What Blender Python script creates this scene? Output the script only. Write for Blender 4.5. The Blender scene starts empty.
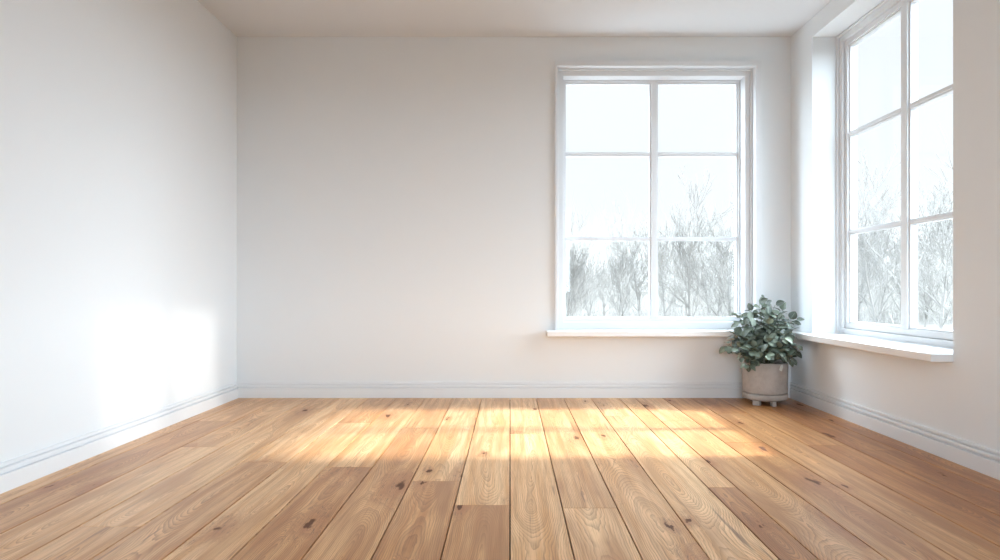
import bpy, bmesh, math, random
from mathutils import Vector, Matrix, Quaternion
from mathutils import noise as mnoise

sc = bpy.context.scene
COL = sc.collection
F = 640.0                       # focal length in pixels of the 1000 px wide frame
VX, VY = 510.0, 288.5           # vanishing point of the room's depth direction
CAMZ = 0.8175
D = 4.80                        # camera to back wall
XL, XR = -2.048, 2.108          # side walls
H = 2.704                       # ceiling
YR = -1.6                       # rear wall

# ------------------------------------------------------------------ helpers
def link(name, me, mat=None, parent=None):
    o = bpy.data.objects.new(name, me)
    COL.objects.link(o)
    if mat is not None and not me.materials:
        me.materials.append(mat)
    if parent is not None:
        o.parent = parent
        o.matrix_parent_inverse = parent.matrix_world.inverted()
    return o

def bm_obj(name, bm, mat, parent=None, bevel=0, smooth=False, origin=None):
    bmesh.ops.recalc_face_normals(bm, faces=bm.faces)
    me = bpy.data.meshes.new(name)
    if origin is not None:
        bmesh.ops.translate(bm, verts=bm.verts, vec=-Vector(origin))
    bm.to_mesh(me); bm.free()
    if smooth:
        for p in me.polygons: p.use_smooth = True
    o = link(name, me, mat, None)
    if origin is not None:
        o.location = origin
    if parent is not None:
        o.parent = parent
        o.matrix_parent_inverse = Matrix.Translation(-parent.location)
    if bevel:
        m = o.modifiers.new('bevel', 'BEVEL'); m.width = bevel; m.segments = 2; m.limit_method = 'ANGLE'
        m.angle_limit = math.radians(40)
    return o

def empty(name, loc):
    o = bpy.data.objects.new(name, None); COL.objects.link(o); o.location = loc
    o.empty_display_size = .1
    return o

def box(bm, a, b):
    x0, y0, z0 = a; x1, y1, z1 = b
    v = [bm.verts.new(p) for p in ((x0,y0,z0),(x1,y0,z0),(x1,y1,z0),(x0,y1,z0),(x0,y0,z1),(x1,y0,z1),(x1,y1,z1),(x0,y1,z1))]
    for f in ((0,3,2,1),(4,5,6,7),(0,1,5,4),(1,2,6,5),(2,3,7,6),(3,0,4,7)):
        bm.faces.new([v[i] for i in f])

def prism(bm, pts, e):
    """closed polygon pts (3D) extruded by vector e"""
    e = Vector(e)
    a = [bm.verts.new(p) for p in pts]; b = [bm.verts.new(Vector(p)+e) for p in pts]
    bm.faces.new(a); bm.faces.new(list(reversed(b)))
    n = len(a)
    for i in range(n):
        bm.faces.new([a[i], b[i], b[(i+1)%n], a[(i+1)%n]])

def ring(bm, P, o, i, d0, d1):
    """rectangular frame: o / i = (a0,z0,a1,z1) outer and inner rect, depth d0..d1, P maps (a,z,d) to the room"""
    def rect(r, d):
        a0, z0, a1, z1 = r
        return [bm.verts.new(P(*q)) for q in ((a0,z0,d),(a1,z0,d),(a1,z1,d),(a0,z1,d))]
    of, inf, ob, inb = rect(o,d0), rect(i,d0), rect(o,d1), rect(i,d1)
    for k in range(4):
        n = (k+1) % 4
        bm.faces.new([of[k], of[n], inf[n], inf[k]])
        bm.faces.new([ob[k], inb[k], inb[n], ob[n]])
        bm.faces.new([of[k], ob[k], ob[n], of[n]])
        bm.faces.new([inf[k], inf[n], inb[n], inb[k]])

def structure(o): o['kind'] = 'structure'; return o

# ------------------------------------------------------------------ materials
def new_mat(name):
    m = bpy.data.materials.new(name); m.use_nodes = True
    nt = m.node_tree; nt.nodes.clear()
    out = nt.nodes.new('ShaderNodeOutputMaterial')
    return m, nt, out

class G:
    """small node-graph helper"""
    def __init__(s, nt): s.nt = nt
    def n(s, t, **k):
        nd = s.nt.nodes.new(t)
        for a, b in k.items(): setattr(nd, a, b)
        return nd
    def put(s, sock, v):
        if v is None: return
        if hasattr(v, 'is_output') or isinstance(v, bpy.types.NodeSocket): s.nt.links.new(v, sock)
        else: sock.default_value = v
    def m(s, op, a, b=None, c=None, clamp=False):
        nd = s.n('ShaderNodeMath', operation=op, use_clamp=clamp)
        for i, v in enumerate((a, b, c)): s.put(nd.inputs[i], v)
        return nd.outputs[0]
    def xyz(s, x, y, z):
        nd = s.n('ShaderNodeCombineXYZ')
        for i, v in enumerate((x, y, z)): s.put(nd.inputs[i], v)
        return nd.outputs[0]
    def noise(s, vec, scale=1.0, detail=2.0, rough=.5, dist=0.0):
        nd = s.n('ShaderNodeTexNoise'); s.put(nd.inputs['Vector'], vec)
        nd.inputs['Scale'].default_value = scale; nd.inputs['Detail'].default_value = detail
        nd.inputs['Roughness'].default_value = rough; nd.inputs['Distortion'].default_value = dist
        return nd.outputs['Fac']
    def smooth(s, v, lo, hi, a=0.0, b=1.0):
        nd = s.n('ShaderNodeMapRange', interpolation_type='SMOOTHSTEP')
        s.put(nd.inputs[0], v)
        for i, q in enumerate((lo, hi, a, b)): s.put(nd.inputs[i+1], q)
        return nd.outputs[0]
    def mix(s, f, a, b, mode='MIX'):
        nd = s.n('ShaderNodeMix', data_type='RGBA', blend_type=mode)
        s.put(nd.inputs[0], f); s.put(nd.inputs[6], a); s.put(nd.inputs[7], b)
        return nd.outputs[2]
    def bump(s, h, strength, dist):
        nd = s.n('ShaderNodeBump'); nd.inputs['Strength'].default_value = strength
        nd.inputs['Distance'].default_value = dist; s.put(nd.inputs['Height'], h)
        return nd.outputs[0]
    def bsdf(s, out, color, rough, spec=.5, normal=None):
        b = s.n('ShaderNodeBsdfPrincipled')
        s.put(b.inputs['Base Color'], color); s.put(b.inputs['Roughness'], rough)
        b.inputs['Specular IOR Level'].default_value = spec
        if normal is not None: s.nt.links.new(normal, b.inputs['Normal'])
        s.nt.links.new(b.outputs[0], out.inputs[0])
        return b

def paint(name, col, rough=.6, spec=.3, bump=.12, scale=220):
    m, nt, out = new_mat(name); g = G(nt)
    co = g.n('ShaderNodeTexCoord').outputs['Object']
    fine = g.noise(co, scale, 3)
    big = g.noise(co, 1.6, 3)
    c = g.mix(g.m('MULTIPLY', big, .5), (*col, 1), (*[v*.975 for v in col], 1))
    g.bsdf(out, c, rough, spec, g.bump(fine, bump, .001) if bump else None)
    return m

M_WALL = paint('wall_paint', (.775, .80, .815), .85, .15, 0)
M_CEIL = paint('ceiling_paint', (.68, .69, .70), .9, .1, 0)
M_TRIM = paint('white_satin_trim', (.77, .785, .80), .4, .4, 0)
M_FRAME = paint('white_lacquer_frame', (.74, .76, .78), .4, .4, 0)
M_SILL = paint('white_sill_board', (.80, .80, .80), .38, .4, 0)

def glass_mat():
    m, nt, out = new_mat('window_glass'); g = G(nt)
    t = g.n('ShaderNodeBsdfTransparent'); t.inputs[0].default_value = (.975, .985, .985, 1)
    gl = g.n('ShaderNodeBsdfGlossy'); gl.inputs['Roughness'].default_value = .02
    geo = g.n('ShaderNodeNewGeometry')
    dt = g.n('ShaderNodeVectorMath', operation='DOT_PRODUCT')
    nt.links.new(geo.outputs['Incoming'], dt.inputs[0]); nt.links.new(geo.outputs['Normal'], dt.inputs[1])
    fr = g.m('MULTIPLY_ADD', g.m('POWER', g.m('SUBTRACT', 1.0, g.m('ABSOLUTE', dt.outputs['Value'])), 5.0), .96, .035)
    mx = g.n('ShaderNodeMixShader')
    nt.links.new(fr, mx.inputs[0]); nt.links.new(t.outputs[0], mx.inputs[1]); nt.links.new(gl.outputs[0], mx.inputs[2])
    nt.links.new(mx.outputs[0], out.inputs[0])
    return m
M_GLASS = glass_mat()

def wood_mat():
    m, nt, out = new_mat('oak_boards'); g = G(nt)
    uv = g.n('ShaderNodeUVMap'); uv.uv_map = 'board_uv'
    sp = g.n('ShaderNodeSeparateXYZ'); nt.links.new(uv.outputs[0], sp.inputs[0])
    u, v = sp.outputs[0], sp.outputs[1]
    at = g.n('ShaderNodeAttribute'); at.attribute_name = 'board'
    sa = g.n('ShaderNodeSeparateColor'); nt.links.new(at.outputs['Color'], sa.inputs[0])
    tone, s1, s2 = sa.outputs[0], sa.outputs[1], sa.outputs[2]
    seed = g.m('MULTIPLY', s1, 91.0); seed2 = g.m('MULTIPLY', s2, 57.0)
    # knots: sparse cells per board
    kv = g.xyz(g.m('ADD', g.m('MULTIPLY', u, 4.6), seed), g.m('ADD', g.m('MULTIPLY', v, 1.7), seed2), 0.0)
    vor = g.n('ShaderNodeTexVoronoi', voronoi_dimensions='2D', feature='F1')
    nt.links.new(kv, vor.inputs['Vector']); vor.inputs['Scale'].default_value = 1.0
    sc_ = g.n('ShaderNodeSeparateColor'); nt.links.new(vor.outputs['Color'], sc_.inputs[0])
    has = g.smooth(sc_.outputs[0], .62, .66)
    size = g.m('MULTIPLY_ADD', g.m('POWER', sc_.outputs[1], 2.0), .09, .030)
    kd = vor.outputs['Distance']
    warpn = g.noise(g.xyz(g.m('MULTIPLY', u, 34), g.m('MULTIPLY', v, 12), seed), 1, 4)
    kdn = g.m('ADD', kd, g.m('MULTIPLY', g.m('SUBTRACT', warpn, .5), .34))
    knot = g.m('MULTIPLY', g.smooth(kdn, size, g.m('MULTIPLY', size, .25)), has)
    halo = g.m('MULTIPLY', g.smooth(kdn, g.m('MULTIPLY', size, 5.5), g.m('MULTIPLY', size, .6)), has)
    # annual rings of a sawn log: hyperbolas along the board
    w1 = g.noise(g.xyz(seed, g.m('MULTIPLY', v, .75), seed2), 1, 1)
    h = g.m('MULTIPLY', g.m('SUBTRACT', w1, .5), .52)
    u0 = g.m('MULTIPLY', g.m('SUBTRACT', g.noise(g.xyz(seed2, g.m('MULTIPLY', v, .9), seed), 1, 1), .5), .13)
    uu = g.m('SUBTRACT', u, u0)
    r = g.m('SQRT', g.m('ADD', g.m('MULTIPLY', uu, uu), g.m('MULTIPLY', h, h)))
    wob = g.noise(g.xyz(g.m('MULTIPLY', u, 9), g.m('MULTIPLY', v, 3.0), seed), 1, 4, .5)
    r = g.m('ADD', r, g.m('MULTIPLY', wob, .034))
    r = g.m('ADD', r, g.m('MULTIPLY', halo, .06))
    ph = g.m('FRACT', g.m('MULTIPLY', r, 165.0))
    late = g.m('POWER', ph, 2.6)                          # slow darkening, then an abrupt edge
    late = g.m('MULTIPLY', late, g.smooth(ph, 1.0, .93))
    coarse = g.m('FRACT', g.m('MULTIPLY', r, 24.0))
    # straight fibre and pores
    fib = g.noise(g.xyz(g.m('MULTIPLY', u, 330), g.m('MULTIPLY', v, 5), seed), 1, 3, .6)
    por = g.noise(g.xyz(g.m('MULTIPLY', u, 800), g.m('MULTIPLY', v, 26), seed2), 1, 2, .6)
    pore = g.smooth(por, .60, .72)
    streak = g.noise(g.xyz(g.m('MULTIPLY', u, 26), g.m('MULTIPLY', v, 1.1), seed), 1, 3, .55)
    cloud = g.noise(g.xyz(g.m('MULTIPLY', u, 6), g.m('MULTIPLY', v, 1.6), seed2), 1, 3, .6)
    light = g.mix(tone, (.58, .27, .095, 1), (.93, .63, .345, 1))
    mid = g.mix(tone, (.38, .145, .042, 1), (.74, .395, .155, 1))
    dark = g.mix(tone, (.15, .048, .015, 1), (.34, .145, .055, 1))
    c = g.mix(g.smooth(streak, .36, .68), light, mid)
    c = g.mix(g.m('MULTIPLY', g.smooth(cloud, .48, .72), .55), c, mid)
    c = g.mix(g.m('MULTIPLY', late, g.m('MULTIPLY', g.m('MULTIPLY_ADD', cloud, 1.3, .25), g.smooth(fib, .25, .62, .45, 1.0))), c, dark)
    c = g.mix(g.m('MULTIPLY', g.m('POWER', coarse, 3.0), .34), c, dark)
    c = g.mix(g.m('MULTIPLY', g.smooth(fib, .50, .72), .42), c, dark)
    c = g.mix(g.m('MULTIPLY', pore, .22), c, (.20, .10, .05, 1))
    pat = g.noise(g.xyz(g.m('MULTIPLY', u, 8), g.m('MULTIPLY', v, 1.3), g.m('ADD', seed, 7.0)), 1, 2, .5)
    c = g.mix(g.m('MULTIPLY', g.smooth(pat, .50, .70), .7), c, g.mix(tone, (.27, .105, .035, 1), (.50, .25, .105, 1)))
    red = g.m('MULTIPLY', halo, g.m('MULTIPLY_ADD', s2, .4, .35))
    c = g.mix(red, c, (.36, .13, .04, 1))
    c = g.mix(g.m('MULTIPLY', knot, .9), c, (.085, .026, .010, 1))
    # mineral streaks and fine checks running with the grain
    ms = g.noise(g.xyz(g.m('MULTIPLY', u, 52), g.m('MULTIPLY', v, 1.7), seed2), 1, 3, .6)
    mm = g.noise(g.xyz(g.m('MULTIPLY', u, 5), g.m('MULTIPLY', v, .8), seed), 1, 1)
    mst = g.m('MULTIPLY', g.smooth(ms, .60, .70), g.smooth(mm, .54, .66))
    c = g.mix(g.m('MULTIPLY', mst, .75), c, (.17, .065, .028, 1))
    ck = g.m('MULTIPLY', g.smooth(g.m('ABSOLUTE', g.m('SUBTRACT', ms, .5)), .012, .0), g.m('MULTIPLY', g.smooth(halo, .12, .5), has))
    c = g.mix(g.m('MULTIPLY', ck, .75), c, (.07, .026, .012, 1))
    rgh = g.m('ADD', g.m('MULTIPLY_ADD', fib, .16, .25), g.m('MULTIPLY', knot, .3))
    hgt = g.m('ADD', g.m('MULTIPLY', fib, .5), g.m('MULTIPLY', late, -.35))
    g.bsdf(out, c, rgh, .42, g.bump(hgt, .16, .0012))
    return m
M_WOOD = wood_mat()

def plain(name, col, rough=.7, spec=.3, var=.15, scale=8, bump=0.0, bscale=60):
    m, nt, out = new_mat(name); g = G(nt)
    co = g.n('ShaderNodeTexCoord').outputs['Object']
    n = g.noise(co, scale, 5, .6)
    c = g.mix(g.smooth(n, .3, .7), (*[min(1, q*(1+var)) for q in col], 1), (*[q*(1-var) for q in col], 1))
    nrm = g.bump(g.noise(co, bscale, 4), bump, .002) if bump else None
    g.bsdf(out, c, rough, spec, nrm)
    return m
M_GAP = plain('subfloor_dark', (.045, .022, .012), .9)
M_SOIL = plain('potting_soil', (.03, .022, .016), .95, .1, .4, 60, .8, 90)
M_STEM = plain('green_brown_stem', (.12, .13, .07), .6, .3, .2, 40)
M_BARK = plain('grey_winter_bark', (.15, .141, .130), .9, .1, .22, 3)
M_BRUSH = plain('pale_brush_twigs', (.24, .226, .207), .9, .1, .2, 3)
M_SNOW = plain('pale_winter_ground', (.085, .080, .074), .95, .1, .12, .8)
M_TAG = plain('pale_tag', (.62, .66, .64), .4, .4, .03)

def pot_mat():
    m, nt, out = new_mat('speckled_stoneware'); g = G(nt)
    co = g.n('ShaderNodeTexCoord').outputs['Object']
    n = g.noise(co, 9, 4, .6); sp = g.noise(co, 160, 2, .5); st = g.noise(co, 34, 3, .6)
    c = g.mix(g.smooth(n, .35, .7), (.46, .43, .405, 1), (.36, .33, .305, 1))
    c = g.mix(g.m('MULTIPLY', g.smooth(sp, .64, .74), .5), c, (.20, .165, .14, 1))
    c = g.mix(g.m('MULTIPLY', g.smooth(st, .68, .76), .5), c, (.22, .18, .15, 1))
    g.bsdf(out, c, .75, .25, g.bump(n, .2, .003))
    return m
M_POT = pot_mat()

def leaf_mat():
    m, nt, out = new_mat('dusty_green_leaf'); g = G(nt)
    at = g.n('ShaderNodeAttribute'); at.attribute_name = 'leaf'
    sa = g.n('ShaderNodeSeparateColor'); nt.links.new(at.outputs['Color'], sa.inputs[0])
    c = g.mix(sa.outputs[0], (.032, .044, .033, 1), (.20, .245, .185, 1))
    vein = g.smooth(sa.outputs[1], .10, .02)
    c = g.mix(g.m('MULTIPLY', vein, .45), c, (.32, .36, .28, 1))
    geo = g.n('ShaderNodeNewGeometry')
    c = g.mix(g.m('MULTIPLY', geo.outputs['Backfacing'], .55), c, (.23, .27, .22, 1))
    b = g.bsdf(out, c, .38, .5)
    return m
M_LEAF = leaf_mat()

# ------------------------------------------------------------------ floor: individual oak boards laid in one surface
def build_floor():
    rng = random.Random(11)
    s = 133.33
    seams = [-273.06, -257, -226.5, -198, -169, -140, -112.5, -84, -56, -28, 0, 26, 53.3, 80.5, 108.5, 124.3, 152, 180, 207, 234.5, 262, 281.1]
    joints = {2: [3.95], 5: [3.016], 6: [3.9], 7: [2.93], 8: [3.75], 9: [2.718], 10: [2.417], 11: [3.6], 12: [2.384],
              15: [2.63], 14: [4.1], 16: [3.95], 17: [3.4], 18: [4.2], 19: [3.34], 4: [2.2], 3: [3.3], 13: [1.9]}
    # board tone, near board then far board (0 dark and red, 1 pale)
    tones = {0: (.55,.5), 1: (.62,.62), 2: (.5,.68), 3: (.72,.70), 4: (.66,.74), 5: (.56,.86), 6: (.72,.6), 7: (.48,.7), 8: (.55,.62),
             9: (.50,.78), 10: (.56,.78), 11: (.78,.74), 12: (.80,.66), 13: (.50,.72), 14: (.88,.78), 15: (.40,.72), 16: (.62,.66),
             17: (.50,.48), 18: (.55,.36), 19: (.34,.46), 20: (.26,.36), 21: (.30,.36)}
    bm = bmesh.new()
    uvl = bm.loops.layers.uv.new('board_uv')
    cl = bm.loops.layers.float_color.new('board')
    gap = .0021; top = 0.0; bev = .0012; th = .016
    for i in range(len(seams)-1):
        x0, x1 = seams[i]/s, seams[i+1]/s
        js = sorted(joints.get(i+1, [rng.uniform(3.0, 4.4)]))
        ys = [YR, js[0]-2.35] + js + [D]
        tn, tf = tones[i] if i in tones else (.5, .5)
        tn, tf = tones.get(i+1, (tn, tf))
        for k in range(len(ys)-1):
            y0, y1 = ys[k], ys[k+1]
            t = (tn, tf)[1 if k == len(ys)-2 else 0] if k else rng.uniform(.4, .8)
            t = min(1, max(0, .52+(t-.62)*1.9))
            col = (t, rng.random(), rng.random(), 1)
            dz = rng.uniform(-.0002, 0)
            ax, bx, ay, by = x0+gap, x1-gap, y0+gap*.35, y1-gap*.35
            lo = [bm.verts.new(p) for p in ((ax,ay,-th),(bx,ay,-th),(bx,by,-th),(ax,by,-th))]
            md = [bm.verts.new(p) for p in ((ax,ay,top+dz-bev),(bx,ay,top+dz-bev),(bx,by,top+dz-bev),(ax,by,top+dz-bev))]
            ay2, by2 = ay+bev*.4, by-bev*.4
            hi = [bm.verts.new(p) for p in ((ax+bev,ay2,top+dz),(bx-bev,ay2,top+dz),(bx-bev,by2,top+dz),(ax+bev,by2,top+dz))]
            fs = [bm.faces.new(hi)]
            for q in range(4):
                n = (q+1) % 4
                fs.append(bm.faces.new([lo[q], lo[n], md[n], md[q]]))
                fs.append(bm.faces.new([md[q], md[n], hi[n], hi[q]]))
            cx = (x0+x1)/2
            for f in fs:
                for l in f.loops:
                    l[uvl].uv = (l.vert.co.x-cx, l.vert.co.y)
                    l[cl] = col
    # the dark bed under the joints
    n0 = len(bm.faces)
    box(bm, (XL-.3, YR-.3, -.12), (XR+.3, D+.3, -.015))
    bm.faces.ensure_lookup_table()
    for f in bm.faces[n0:]: f.material_index = 1
    me = bpy.data.meshes.new('floor'); bmesh.ops.recalc_face_normals(bm, faces=bm.faces)
    bm.to_mesh(me); bm.free()
    me.materials.append(M_WOOD); me.materials.append(M_GAP)
    structure(link('floor', me))
build_floor()

# ------------------------------------------------------------------ shell
T = .30
PB = lambda a, z, d: Vector((a, D+d, z))            # back wall plane: a = x
PR = lambda a, z, d: Vector((XR+d, a, z))           # right wall plane: a = y
SILL = .505; SB = .467
BO = (.3525, SB, 1.8375, 2.4825)                    # opening in the back wall
RO = (3.045, SB, 4.464, 2.572)                      # opening in the right wall

bm = bmesh.new(); ring(bm, PB, (XL-T, -.12, XR+T, H+.2), BO, 0, T); structure(bm_obj('wall_back', bm, M_WALL))
bm = bmesh.new(); ring(bm, PR, (YR-T, -.12, D, H+.2), RO, 0, T); structure(bm_obj('wall_right', bm, M_WALL))
bm = bmesh.new(); box(bm, (XL-T, YR-T, -.12), (XL, D, H+.2)); structure(bm_obj('wall_left', bm, M_WALL))
bm = bmesh.new(); box(bm, (XL, YR, H), (XR, D, H+.2)); structure(bm_obj('ceiling', bm, M_CEIL))
# rear wall behind the camera, its unseen opening added and sized for fill light
PF = lambda a, z, d: Vector((a, YR-d, z))
bm = bmesh.new(); ring(bm, PF, (XL, -.015, XR, H), (XL+1.0, .6, XR-1.0, 2.3), 0, T); structure(bm_obj('wall_rear', bm, M_WALL))

prof = [(0,0),(.021,0),(.021,.069),(.0195,.0715),(.005,.0720),(.005,.0790),(.0160,.0798),(.0175,.085),(.0160,.093),(.0130,.0965),(.0020,.0970),(.0020,.1035),(.0115,.1040),(.0120,.108),(.010,.1155),(0,.1155)]
def baseboard(name, kind):
    bm = bmesh.new()
    if kind == 'back': prism(bm, [(XL, D-t, z) for t, z in prof], (XR-XL, 0, 0))
    if kind == 'left': prism(bm, [(XL+t, YR, z) for t, z in prof], (0, D-YR, 0))
    if kind == 'right': prism(bm, [(XR-t, YR, z) for t, z in prof], (0, D-YR, 0))
    structure(bm_obj(name, bm, M_TRIM))
for k in ('back', 'left', 'right'): baseboard('baseboard_'+k, k)

# ------------------------------------------------------------------ windows
def window(name, P, o, i2, sash_in, mull, munts, d, origin, casing=None):
    """o = frame outer rect; i2 = inner rect of the fixed frame; sash_in = glass rect; d = dict of depths"""
    w = structure(empty(name, origin))
    def add(n, bm, mat=M_FRAME, bevel=.0025):
        return bm_obj(n, bm, mat, w, bevel)
    if casing:
        bm = bmesh.new(); ring(bm, P, casing[0], casing[1], -.022, .03); add('casing', bm, bevel=.004)
    fa = (o[0]+.014, o[1]+.004, o[2]-.014, o[3]-.012)
    bm = bmesh.new(); ring(bm, P, o, fa, d['f0']-.018, d['g']+.05)
    ring(bm, P, fa, i2, d['f0'], d['g']+.05); add('window_frame', bm)
    so = (i2[0]+.0015, i2[1]+.0015, i2[2]-.0015, i2[3]-.0015)
    bw = .012
    sm = (sash_in[0]-bw, sash_in[1]-bw, sash_in[2]+bw, sash_in[3]+bw)
    sa = w_s = bm_obj('sash', (lambda b: (ring(b, P, so, sm, d['s'], d['g']+.03), b)[1])(bmesh.new()), M_FRAME, w, .002)
    # glazing bead steps down to the glass
    bm = bmesh.new(); ring(bm, P, sm, sash_in, d['s']+.014, d['g']+.02); add('glazing_bead', bm, bevel=.0015)
    def bar(a0, z0, a1, z1, d0, d1, bm):
        vs = [P(a0,z0,d0), P(a1,z0,d0), P(a1,z1,d0), P(a0,z1,d0)]
        prism(bm, vs, P(0,0,d1)-P(0,0,d0))
    bm = bmesh.new()
    m0, m1 = mull
    bar(m0, sm[1], m1, sm[3], d['s']+.012, d['g']+.02, bm)
    bar(m0+.013, sm[1], m1-.013, sm[3], d['s'], d['s']+.012, bm)
    add('mullion', bm, bevel=.002)
    for (z0, z1) in munts:
        for (a0, a1) in ((sash_in[0]-.004, m0+.002), (m1-.002, sash_in[2]+.004)):
            bm = bmesh.new()
            bar(a0, z0, a1, z1, d['s']+.014, d['g']+.02, bm)
            bar(a0, z0+.009, a1, z1-.009, d['s']+.004, d['s']+.014, bm)
            add('muntin', bm, bevel=.0015)
    bm = bmesh.new()
    zs = [sash_in[1]] + [q for m_ in munts for q in m_] + [sash_in[3]]
    bar(sash_in[0]-.006, sash_in[1]-.006, sash_in[2]+.006, sash_in[3]+.006, d['g'], d['g']+.004, bm)
    add('pane', bm, M_GLASS, 0)
    return w

munts = ((1.188, 1.2185), (1.8445, 1.877))
w1 = window('window_1', PB, (.354, SILL, 1.836, 2.481), (.405, .563, 1.784, 2.431),
            (.434, .5965, 1.757, 2.405), (1.083, 1.149), munts, dict(f0=.058, s=.155, g=.185),
            ((.3525+1.8375)/2, D, SILL), ((.3375, SILL, 1.877, 2.519), (.3540, SILL+.001, 1.836, 2.481)))
# the window in the right wall sits deep in a plastered reveal
w2 = window('window_2', PR, (3.047, SILL, 4.462, 2.570), (3.098, .545, 4.411, 2.518),
            (3.146, .594, 4.366, 2.472), (3.708, 3.794), ((1.188, 1.2205), (1.858, 1.892)), dict(f0=.182, s=.200, g=.235),
            (XR, (3.045+4.464)/2, SILL))
# sills
bm = bmesh.new()
prism(bm, [(.272, D-.14, SB), (1.885, D-.14, SB), (1.885, D, SB), (BO[2], D, SB), (BO[2], D+.24, SB), (BO[0], D+.24, SB), (BO[0], D, SB), (.272, D, SB)], (0,0,SILL-SB))
bm_obj('window_sill', bm, M_SILL, w1, .003)
bm = bmesh.new()
prism(bm, [(2.003, 3.045, SB), (XR, 3.045, SB), (XR+.27, 3.045, SB), (XR+.27, 4.464, SB), (XR, 4.464, SB), (XR, D-.001, SB), (2.003, D-.001, SB)], (0,0,SILL-SB))
bm_obj('window_sill', bm, M_SILL, w2, .003)

# ------------------------------------------------------------------ potted plant
def lathe(bm, prof, cx, cy, n=64):
    rows = []
    for r, z in prof:
        if r < 1e-6: rows.append([bm.verts.new((cx, cy, z))])
        else: rows.append([bm.verts.new((cx+r*math.cos(2*math.pi*k/n), cy+r*math.sin(2*math.pi*k/n), z)) for k in range(n)])
    for a, b in zip(rows, rows[1:]):
        for k in range(n):
            q = (k+1) % n
            if len(a) == 1 and len(b) == 1: continue
            if len(a) == 1: bm.faces.new([a[0], b[k], b[q]])
            elif len(b) == 1: bm.faces.new([a[k], a[q], b[0]])
            else: bm.faces.new([a[k], a[q], b[q], b[k]])

def tube(verts, faces, pts, rads, n=5):
    base = len(verts)
    prev = None
    m = len(pts)
    for i, p in enumerate(pts):
        t = (pts[min(i+1, m-1)] - pts[max(i-1, 0)])
        if t.length < 1e-9: t = Vector((0,0,1))
        t.normalize()
        if prev is None:
            a = t.orthogonal().normalized()
        else:
            a = prev - t*prev.dot(t)
            a = a.normalized() if a.length > 1e-6 else t.orthogonal().normalized()
        prev = a; b = t.cross(a)
        for k in range(n):
            an = 2*math.pi*k/n
            verts.append(p + (a*math.cos(an) + b*math.sin(an))*rads[i])
    for i in range(m-1):
        for k in range(n):
            q = (k+1) % n
            faces.append((base+i*n+k, base+i*n+q, base+(i+1)*n+q, base+(i+1)*n+k))

def pydata(name, verts, faces, mat, parent=None, smooth=True, origin=None):
    me = bpy.data.meshes.new(name)
    o_ = Vector(origin) if origin is not None else Vector((0,0,0))
    me.from_pydata([tuple(v-o_) for v in verts], [], faces)
    if smooth:
        for p in me.polygons: p.use_smooth = True
    o = link(name, me, mat)
    o.location = o_
    if parent is not None:
        o.parent = parent; o.matrix_parent_inverse = Matrix.Translation(-parent.location)
    return o

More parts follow.
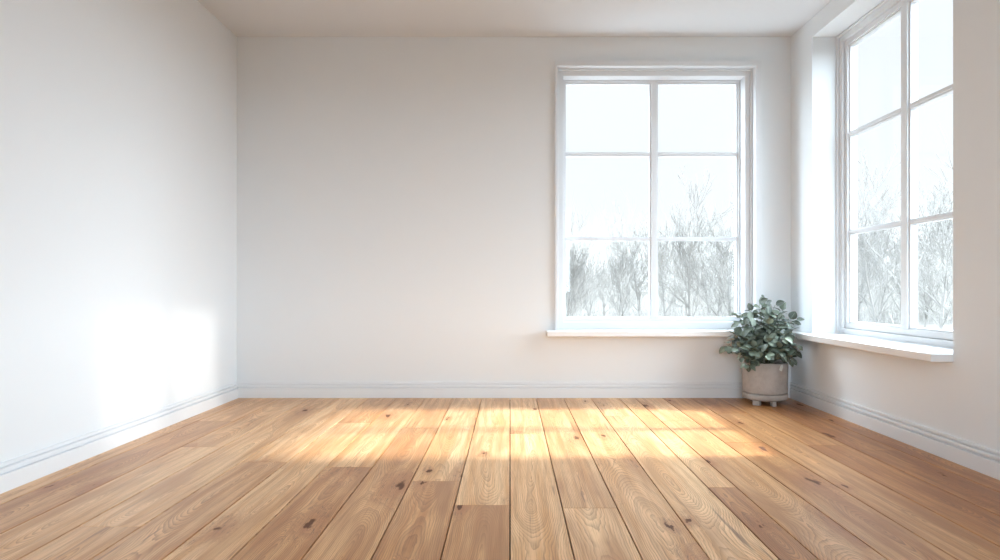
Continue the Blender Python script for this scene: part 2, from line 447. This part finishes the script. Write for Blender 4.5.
PX, PY = 1.818, 4.565
def build_plant():
    rng = random.Random(5)
    plant = empty('potted_plant', (PX, PY, 0))
    plant['label'] = 'bushy plant with dusty green leaves in a beige stone pot in the corner'
    plant['category'] = 'potted plant'
    R = .152
    bm = bmesh.new()
    lathe(bm, [(0,.035),(R-.012,.035),(R-.003,.039),(R+.001,.047),(R+.001,.070),(R-.002,.0755),(R-.016,.0765),(R-.016,.0805),(R-.002,.0815),
               (R-.001,.09),(R+.001,.285),(R,.293),(R-.004,.297),(R-.010,.297),(R-.014,.292),(R-.014,.24),(0,.24)], PX, PY)
    bm_obj('pot', bm, M_POT, plant, smooth=True)
    for k, deg in enumerate((274, 224, 110, 40)):
        a = math.radians(deg)
        cx, cy = PX+.126*math.cos(a), PY+.126*math.sin(a)
        bm = bmesh.new()
        c, s = math.cos(a), math.sin(a)
        w = .015 if k != 1 else .024
        pts = []
        for (r_, t_) in ((-.018,-w),(.018,-w),(.018,w),(-.018,w)):
            pts.append((cx+c*r_-s*t_, cy+s*r_+c*t_, .0002))
        prism(bm, pts, (0,0,.0352))
        bm_obj('foot', bm, M_POT, plant, .004)
    bm = bmesh.new()
    n = 40
    rows = [[bm.verts.new((PX, PY, .276))]]
    for j in range(1, 7):
        r = (R-.0145)*j/6
        rows.append([bm.verts.new((PX+r*math.cos(2*math.pi*k/n), PY+r*math.sin(2*math.pi*k/n), .275+rng.uniform(-.004,.004)-(.006 if j==6 else 0))) for k in range(n)])
    for k in range(n):
        bm.faces.new([rows[0][0], rows[1][k], rows[1][(k+1)%n]])
        for j in range(1, 6):
            bm.faces.new([rows[j][k], rows[j+1][k], rows[j+1][(k+1)%n], rows[j][(k+1)%n]])
    bm_obj('soil', bm, M_SOIL, plant, smooth=True)

    # leaves
    LV, LF, LC = [], [], []
    def ok(p):
        if p.y > D-.03 or p.x > XR-.03: return False
        if p.y > D-.16 and .44 < p.z < .53: return False
        if p.x > 1.985 and .44 < p.z < .53: return False
        if math.hypot(p.x-PX, p.y-PY) < R+.012 and p.z < .305 and math.hypot(p.x-PX, p.y-PY) > R-.03: return False
        return p.z > .2
    def leaf(base, direction, up, L, W, shade, fold=.25, curl=.25, petiole=.012):
        d = direction.normalized()
        side = d.cross(up)
        if side.length < 1e-3: side = d.orthogonal()
        side.normalize(); nrm = side.cross(d).normalized()
        rows = 8
        ctr = []
        vs = []; cs = []
        for i in range(rows+1):
            t = i/rows
            wdt = W*.5*(math.sin(math.pi*min(1, t**.82))**.72) if 0 < t < 1 else 0
            if i == rows: wdt = W*.02
            bend = -curl*L*t*t
            c = base + d*(petiole + L*t) + nrm*bend
            for sgn, kk in ((-1,1),(-.5,.5),(0,0),(.5,.5),(1,1)):
                p = c + side*(wdt*sgn) + nrm*(abs(sgn)**1.5*wdt*fold)
                vs.append(p); cs.append(kk)
        if not all(ok(p) for p in vs): return False
        b0 = len(LV)
        LV.extend(vs)
        for i in range(rows):
            for k in range(4):
                LF.append((b0+i*5+k, b0+i*5+k+1, b0+(i+1)*5+k+1, b0+(i+1)*5+k))
        LC.extend([(shade, q, 0, 1) for q in cs])
        return True
    SV, SF = [], []
    # stem tips aimed so that the crown reads as in the photo
    tips = [(-.25,-.06,.50),(-.28,.0,.42),(-.22,-.12,.36),(-.17,-.20,.40),(-.09,-.24,.38),(.02,-.26,.40),(.10,-.22,.36),(.17,-.14,.40),
            (.20,-.06,.50),(.13,-.03,.66),(-.10,-.03,.66),(-.03,-.02,.69),(.04,.01,.655),(-.20,-.02,.60),(.07,-.12,.60),(-.03,-.17,.57),
            (-.14,-.13,.55),(.13,-.16,.53),(0,-.10,.64),(.19,-.04,.60),(-.22,-.10,.48),(.0,.05,.60),(-.12,.03,.58),(.09,.03,.60),
            (.16,-.18,.45),(-.25,-.14,.42),(.06,-.21,.50),(-.06,-.23,.47),(.145,-.10,.34),(-.19,-.17,.31),(-.155,-.07,.62),(.03,-.15,.60)]
    for ti, (tx, ty, tz) in enumerate(tips):
        a = math.atan2(ty, tx)
        b = Vector((PX+.05*math.cos(a)*rng.uniform(.3,1.2), PY+.05*math.sin(a)*rng.uniform(.3,1.2), .268))
        tip = Vector((PX+tx*.9-.012, PY+ty, tz-.01))
        midp = Vector((b.x*.55+tip.x*.45, b.y*.55+tip.y*.45, max(tip.z*.78, .34) if tz < .45 else b.z*.35+tip.z*.65))
        if tz < .45: midp.z = tz+.06
        pts = []
        N = 12
        for k in range(N+1):
            t = k/N
            p = b*(1-t)**2 + midp*2*t*(1-t) + tip*t*t
            pts.append(p + Vector((rng.uniform(-.003,.003), rng.uniform(-.003,.003), 0)))
        pts = [p for p in pts if ok(p) or p.z < .33]
        N = len(pts)-1
        tube(SV, SF, pts, [.0034*(1-.6*k/max(1,N)) for k in range(N+1)], 6)
        phi = rng.uniform(0, 6.28)
        for k in range(3, N+1):
            p = pts[k]
            t_ = (pts[k]-pts[k-1]).normalized()
            for rep in range(2 if k < N else 3):
                for attempt in range(5):
                    phi += 2.4
                    o = t_.orthogonal().normalized()
                    dirv = Quaternion(t_, phi) @ o
                    dirv = (dirv + t_*rng.uniform(.1,.7) + Vector((0,0,rng.uniform(-.35,.25)))).normalized()
                    if k == N and rep == 0: dirv = (t_ + Vector((rng.uniform(-.3,.3),rng.uniform(-.3,.3),.0))).normalized()
                    up = Vector((rng.uniform(-.45,.45), rng.uniform(-.9,.1), 1)).normalized()
                    L = rng.uniform(.046, .068); W = L*rng.uniform(.70, .92)
                    sh = rng.random()**1.3
                    if leaf(p, dirv, up, L, W, sh, rng.uniform(.05,.35), rng.uniform(.05,.35), rng.uniform(.006,.02)): break
    # the odd high shoots that stand clear of the crown
    for (tx, ty, tz, L) in ((-.055,-.05,.715,.058),(-.01,-.04,.745,.045),(.055,-.05,.70,.06),(.01,.0,.70,.05)):
        b = Vector((PX+tx*.4, PY+ty*.4, .5)); tip = Vector((PX+tx, PY+ty, tz))
        pts = [b.lerp(tip, k/6)+Vector((.01*math.sin(k), 0, 0)) for k in range(7)]
        tube(SV, SF, pts, [.0022-.0002*k for k in range(7)], 5)
        leaf(pts[-1], Vector((rng.uniform(-.6,.6), -.4, .35)), Vector((0,-.8,.7)), L, L*.85, rng.random()*.6, .12, .2, .006)
        leaf(pts[4], Vector((.8*rng.choice((-1,1)), -.3, .2)), Vector((0,-.7,.8)), L*.85, L*.7, rng.random()*.6, .12, .2, .008)
    # shoot leaning right over the sill, and leaves on the left that hang over the window board
    b = Vector((PX+.05, PY-.06, .46)); tip = Vector((PX+.165, PY-.13, .60))
    pts = [b.lerp(tip, k/6)+Vector((0,0,.02*math.sin(k/6*math.pi))) for k in range(7)]
    tube(SV, SF, pts, [.0024-.0002*k for k in range(7)], 5)
    leaf(pts[-1], Vector((1,-.1,.25)), Vector((0,-.6,.8)), .055, .036, .12, .2, .25, .004)
    leaf(pts[5], Vector((.7,-.2,-.15)), Vector((.1,-.8,.6)), .055, .04, .08, .2, .2, .004)
    b = Vector((PX-.12, PY-.04, .50)); tip = Vector((PX-.205, PY-.03, .63))
    pts = [b.lerp(tip, k/6)+Vector((0,0,.03*math.sin(k/6*math.pi))) for k in range(7)]
    tube(SV, SF, pts, [.0022-.0002*k for k in range(7)], 5)
    leaf(pts[-1], Vector((-.9,-.1,.35)), Vector((.3,-.7,.8)), .05, .032, .75, .2, .5, .004)
    leaf(pts[4], Vector((.5,-.2,.6)), Vector((-.3,-.8,.5)), .05, .034, .7, .2, .5, .004)

    fo = pydata('foliage', LV, LF, M_LEAF, plant, origin=(PX, PY, .3))
    ca = fo.data.color_attributes.new('leaf', 'FLOAT_COLOR', 'POINT')
    for i, c in enumerate(LC): ca.data[i].color = c
    pydata('stems', SV, SF, M_STEM, plant, origin=(PX, PY, .3))
    # small pale tag tied at the rim
    tv, tf = [], []
    a = math.radians(293)
    ex, ey = PX+(R+.006)*math.cos(a), PY+(R+.006)*math.sin(a)
    pts = [Vector((PX+(R-.02)*math.cos(a+.12), PY+(R-.02)*math.sin(a+.12), .297)), Vector((PX+(R-.008)*math.cos(a+.1), PY+(R-.008)*math.sin(a+.1), .3035)),
           Vector((PX+(R+.006)*math.cos(a+.06), PY+(R+.006)*math.sin(a+.06), .300)), Vector((ex+.004, ey, .288))]
    bm = bmesh.new()
    tube(tv, tf, pts, [.0011]*4, 5)
    vv = [bm.verts.new(v) for v in tv]
    for f in tf: bm.faces.new([vv[i] for i in f])
    tn = Vector((math.cos(a), math.sin(a), 0)); ts = Vector((-tn.y, tn.x, 0))
    c0 = Vector((ex, ey, .289))
    dn = (Vector((0,0,-1)) - ts*.45).normalized(); sd = dn.cross(tn).normalized()
    out = [c0+sd*-.006, c0+sd*.006, c0+dn*.010+sd*.0125, c0+dn*.042+sd*.0125, c0+dn*.042-sd*.0125, c0+dn*.010-sd*.0125]
    prism(bm, out, tn*.0018)
    bm_obj('tag', bm, M_TAG, plant)['label'] = 'small pale tag tied at the rim'
build_plant()

# ------------------------------------------------------------------ outdoors
GZ = -.75
bm = bmesh.new()
# ground ring outside the house, gently uneven
N = 60
rows = []
for j in range(14):
    rr = 3.2*1.42**j
    row = []
    for k in range(N):
        a = 2*math.pi*k/N
        p = Vector((math.cos(a)*rr*1.0, 1.6+math.sin(a)*max(rr, 4.6), GZ))
        p.z += .12*mnoise.noise(Vector((p.x*.25, p.y*.25, 0))) if j > 0 else 0
        row.append(bm.verts.new(p))
    rows.append(row)
for a, b in zip(rows, rows[1:]):
    for k in range(N): bm.faces.new([a[k], a[(k+1)%N], b[(k+1)%N], b[k]])
g_ = bm_obj('ground', bm, M_SNOW, smooth=True); structure(g_)

def tree_mesh(seed, spread=1.0, levels=6, trunks=1):
    """bare tree of unit height"""
    rng = random.Random(seed)
    V, Fc = [], []
    tops = [0]
    def grow(p, d, L, r, lev):
        n = 6 if lev < 2 else 4
        pts = [p.copy()]; rads = [r]
        q = p.copy(); dd = d.copy()
        kids = []
        for k in range(n):
            wob = .10 if lev == 0 else .2
            dd = (dd + Vector((rng.uniform(-wob,wob), rng.uniform(-wob,wob), rng.uniform(-.02, .14 if lev else .1)))).normalized()
            q = q + dd*L/n
            pts.append(q.copy()); rads.append(max(r*(1-.62*(k+1)/n), .0011))
            if lev < levels-1 and (k >= 1 or lev > 0):
                m_ = 3 if lev == 0 else (1 if rng.random() < (.95 if lev < 2 else .6) else 0)
                for _ in range(m_): kids.append((q.copy(), dd.copy(), rads[-1], (k+1)/n))
        tops[0] = max(tops[0], q.z)
        tube(V, Fc, pts, rads, 5 if lev < 2 else 3)
        for (kp, kd, kr, f) in kids:
            ang = rng.uniform(.45, .95)*spread
            ax = kd.cross(Vector((rng.uniform(-1,1), rng.uniform(-1,1), rng.uniform(-.3,.3))))
            if ax.length < .01: continue
            nd = Quaternion(ax.normalized(), ang) @ kd
            nd.z += .18; nd.normalize()
            ll = L*(rng.uniform(.42,.68) if lev else rng.uniform(.34,.62)*(1.25-.55*f))
            if ll > .015: grow(kp, nd, ll, kr*rng.uniform(.42,.62), lev+1)
        if lev < levels-1: grow(q, (dd+Vector((rng.uniform(-.3,.3),rng.uniform(-.3,.3),.1))).normalized(), L*.55, rads[-1], lev+1)
    for t in range(trunks):
        a = rng.uniform(0, 6.28)
        grow(Vector((.02*math.cos(a)*(trunks>1), .02*math.sin(a)*(trunks>1), 0)), Vector((.12*math.cos(a)*(trunks>1), .12*math.sin(a)*(trunks>1), 1)).normalized(), .62, .0105/(trunks**.3), 0)
    h = tops[0]
    V = [v/h for v in V]
    me = bpy.data.meshes.new('bare_tree')
    me.from_pydata([tuple(v) for v in V], [], Fc)
    me.materials.append(M_BARK)
    return me
TM = [tree_mesh(3, .8, 5), tree_mesh(8, 1.0, 5), tree_mesh(21, .9, 5, 2), tree_mesh(34, 1.1, 5), tree_mesh(55, .7, 5)]
# px x, px y of the top, distance, mesh, label, group
B = 'bare trees outside the back window'; RT = 'bare trees outside the right window'
trees = [
 (692,166,16,0,'tallest bare tree, centred in the right-hand panes of the back window',B),
 (733,176,14,3,'tall bare tree cut by the right edge of the back window glass',B),
 (664,205,22,4,'bare tree just right of the vertical bar of the back window',B),
 (640,198,23,1,'bare tree just left of the vertical bar of the back window',B),
 (617,218,19,4,'slim bare tree in the middle of the left-hand panes, back window',B),
 (571,214,17,2,'bare tree at the far left edge of the back window glass',B),
 (590,236,22,0,'low bare tree second from the left edge of the back window',B),
 (604,246,26,3,'lowest of the bare trees in the left-hand panes of the back window',B),
 (713,212,22,2,'bare tree between the tallest one and the right edge, back window',B),
 (879,146,15,0,'tall bare tree centred in the far panes of the right window',RT),
 (858,190,19,2,'low bare tree at the far edge of the right window glass',RT),
 (901,188,22,1,'bare tree behind the upright middle bar of the right window',RT),
 (941,128,13,3,'tall spreading bare tree in the near panes of the right window',RT),
 (922,178,18,4,'slim bare tree left of the spreading one in the right window',RT),
]
rng = random.Random(77)
for i, (px, py, Y, k, lab, grp) in enumerate(trees):
    top = CAMZ + (VY-py)/F*Y
    hgt = top-GZ
    o = bpy.data.objects.new('bare_tree', TM[k]); COL.objects.link(o)
    o.location = ((px-VX)/F*Y, Y, GZ-.05)
    s = hgt+.05
    o.scale = (s, s, s)
    o.rotation_euler = (0, 0, rng.uniform(0, 6.28))
    o['label'] = lab; o['category'] = 'tree'; o['group'] = grp

# thicket: an uncountable belt of thin bare brush behind and between the trees
def thicket():
    rng = random.Random(9)
    V, Fc = [], []
    def shoot(p, d, L, r, lev):
        pts = [p.copy()]; q = p.copy(); dd = d.copy()
        n = 5 if lev < 1 else 3
        for k in range(n):
            dd = (dd+Vector((rng.uniform(-.2,.2), rng.uniform(-.2,.2), .05))).normalized()
            q = q+dd*L/n; pts.append(q.copy())
            if lev < 2:
                for _ in range(2 if lev == 0 else 1):
                    nd = (dd+Vector((rng.uniform(-.9,.9), rng.uniform(-.9,.9), .25))).normalized()
                    shoot(q.copy(), nd, L*rng.uniform(.3,.55), r*.6, lev+1)
        tube(V, Fc, pts, [r*(1-.75*k/n) for k in range(n+1)], 3)
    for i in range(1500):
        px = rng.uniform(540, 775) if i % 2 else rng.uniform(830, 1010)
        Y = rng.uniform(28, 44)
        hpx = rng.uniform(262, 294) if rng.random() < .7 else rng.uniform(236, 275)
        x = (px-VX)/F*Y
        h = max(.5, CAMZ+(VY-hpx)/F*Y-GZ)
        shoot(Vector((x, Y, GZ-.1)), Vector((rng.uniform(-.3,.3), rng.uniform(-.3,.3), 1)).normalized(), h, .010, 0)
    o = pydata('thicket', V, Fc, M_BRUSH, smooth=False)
    o['label'] = 'pale bare brushwood growing behind and between the trees outside'
    o['category'] = 'undergrowth'; o['kind'] = 'stuff'
thicket()

# ------------------------------------------------------------------ light
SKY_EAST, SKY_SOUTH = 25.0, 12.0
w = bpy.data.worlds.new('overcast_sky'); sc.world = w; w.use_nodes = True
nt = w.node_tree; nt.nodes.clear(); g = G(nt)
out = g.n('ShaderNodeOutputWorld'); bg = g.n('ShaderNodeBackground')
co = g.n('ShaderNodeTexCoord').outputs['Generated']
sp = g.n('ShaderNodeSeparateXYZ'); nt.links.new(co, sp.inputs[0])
north = g.smooth(sp.outputs[1], .36, .72)                   # sky dimmed northward behind the windows, kept bright elsewhere to light the room
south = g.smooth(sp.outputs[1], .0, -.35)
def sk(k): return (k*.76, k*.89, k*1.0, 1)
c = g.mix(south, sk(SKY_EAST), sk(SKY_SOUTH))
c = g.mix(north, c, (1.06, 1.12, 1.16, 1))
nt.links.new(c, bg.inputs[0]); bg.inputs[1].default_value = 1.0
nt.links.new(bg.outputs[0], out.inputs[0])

def sun(name, d, strength, angle, col):
    l = bpy.data.lights.new(name, 'SUN'); l.energy = strength; l.angle = math.radians(angle); l.color = col
    o = bpy.data.objects.new(name, l); COL.objects.link(o)
    o.rotation_euler = Vector(d).normalized().to_track_quat('-Z', 'Y').to_euler()
    o.location = (6, 4, 5)
sun('sun', (-1, -.02, -.72), 10.0, 3.5, (1.0, 1.0, 1.0))
sun('added_low_sun', (-1, .02, -.41), 1.3, 2.5, (1.0, .97, .93))  # second sun, added to throw a patch on the left wall

def portal(name, loc, rot, sx, sy):
    l = bpy.data.lights.new(name, 'AREA'); l.shape = 'RECTANGLE'; l.size = sx; l.size_y = sy
    l.cycles.is_portal = True
    o = bpy.data.objects.new(name, l); COL.objects.link(o); o.location = loc; o.rotation_euler = rot
portal('portal_back', (1.095, D+.32, 1.49), (math.radians(-90), 0, 0), 1.5, 2.0)
portal('portal_right', (XR+.32, 3.755, 1.52), (math.radians(90), 0, math.radians(90)), 1.45, 2.1)
portal('portal_rear', (.03, YR-T-.02, 1.45), (math.radians(90), 0, 0), 2.25, 1.8)

# ------------------------------------------------------------------ camera and view
cd = bpy.data.cameras.new('camera'); cam = bpy.data.objects.new('camera', cd); COL.objects.link(cam)
cam.location = (0, 0, CAMZ); cam.rotation_euler = (math.radians(90), 0, 0)
cd.sensor_width = 36; cd.lens = F*36/1000
cd.shift_x = -(VX-500)/1000; cd.shift_y = (VY-280)/1000
cd.clip_start = .05; cd.clip_end = 500
sc.camera = cam
sc.view_settings.view_transform = 'Standard'; sc.view_settings.look = 'None'
sc.view_settings.exposure = 0.0; sc.view_settings.gamma = 1.0
sc.view_settings.use_curve_mapping = False
sc.cycles.use_denoising = True
sc.cycles.max_bounces = 10; sc.cycles.diffuse_bounces = 6; sc.cycles.transparent_max_bounces = 24
sc.cycles.caustics_reflective = False; sc.cycles.caustics_refractive = False
sc.cycles.use_adaptive_sampling = False
sc.cycles.denoiser = 'OPENIMAGEDENOISE'
sc.cycles.denoising_input_passes = 'RGB_ALBEDO_NORMAL'
sc.cycles.denoising_prefilter = 'ACCURATE'
sc.cycles.denoising_quality = 'HIGH'
sc.cycles.sample_clamp_indirect = 4
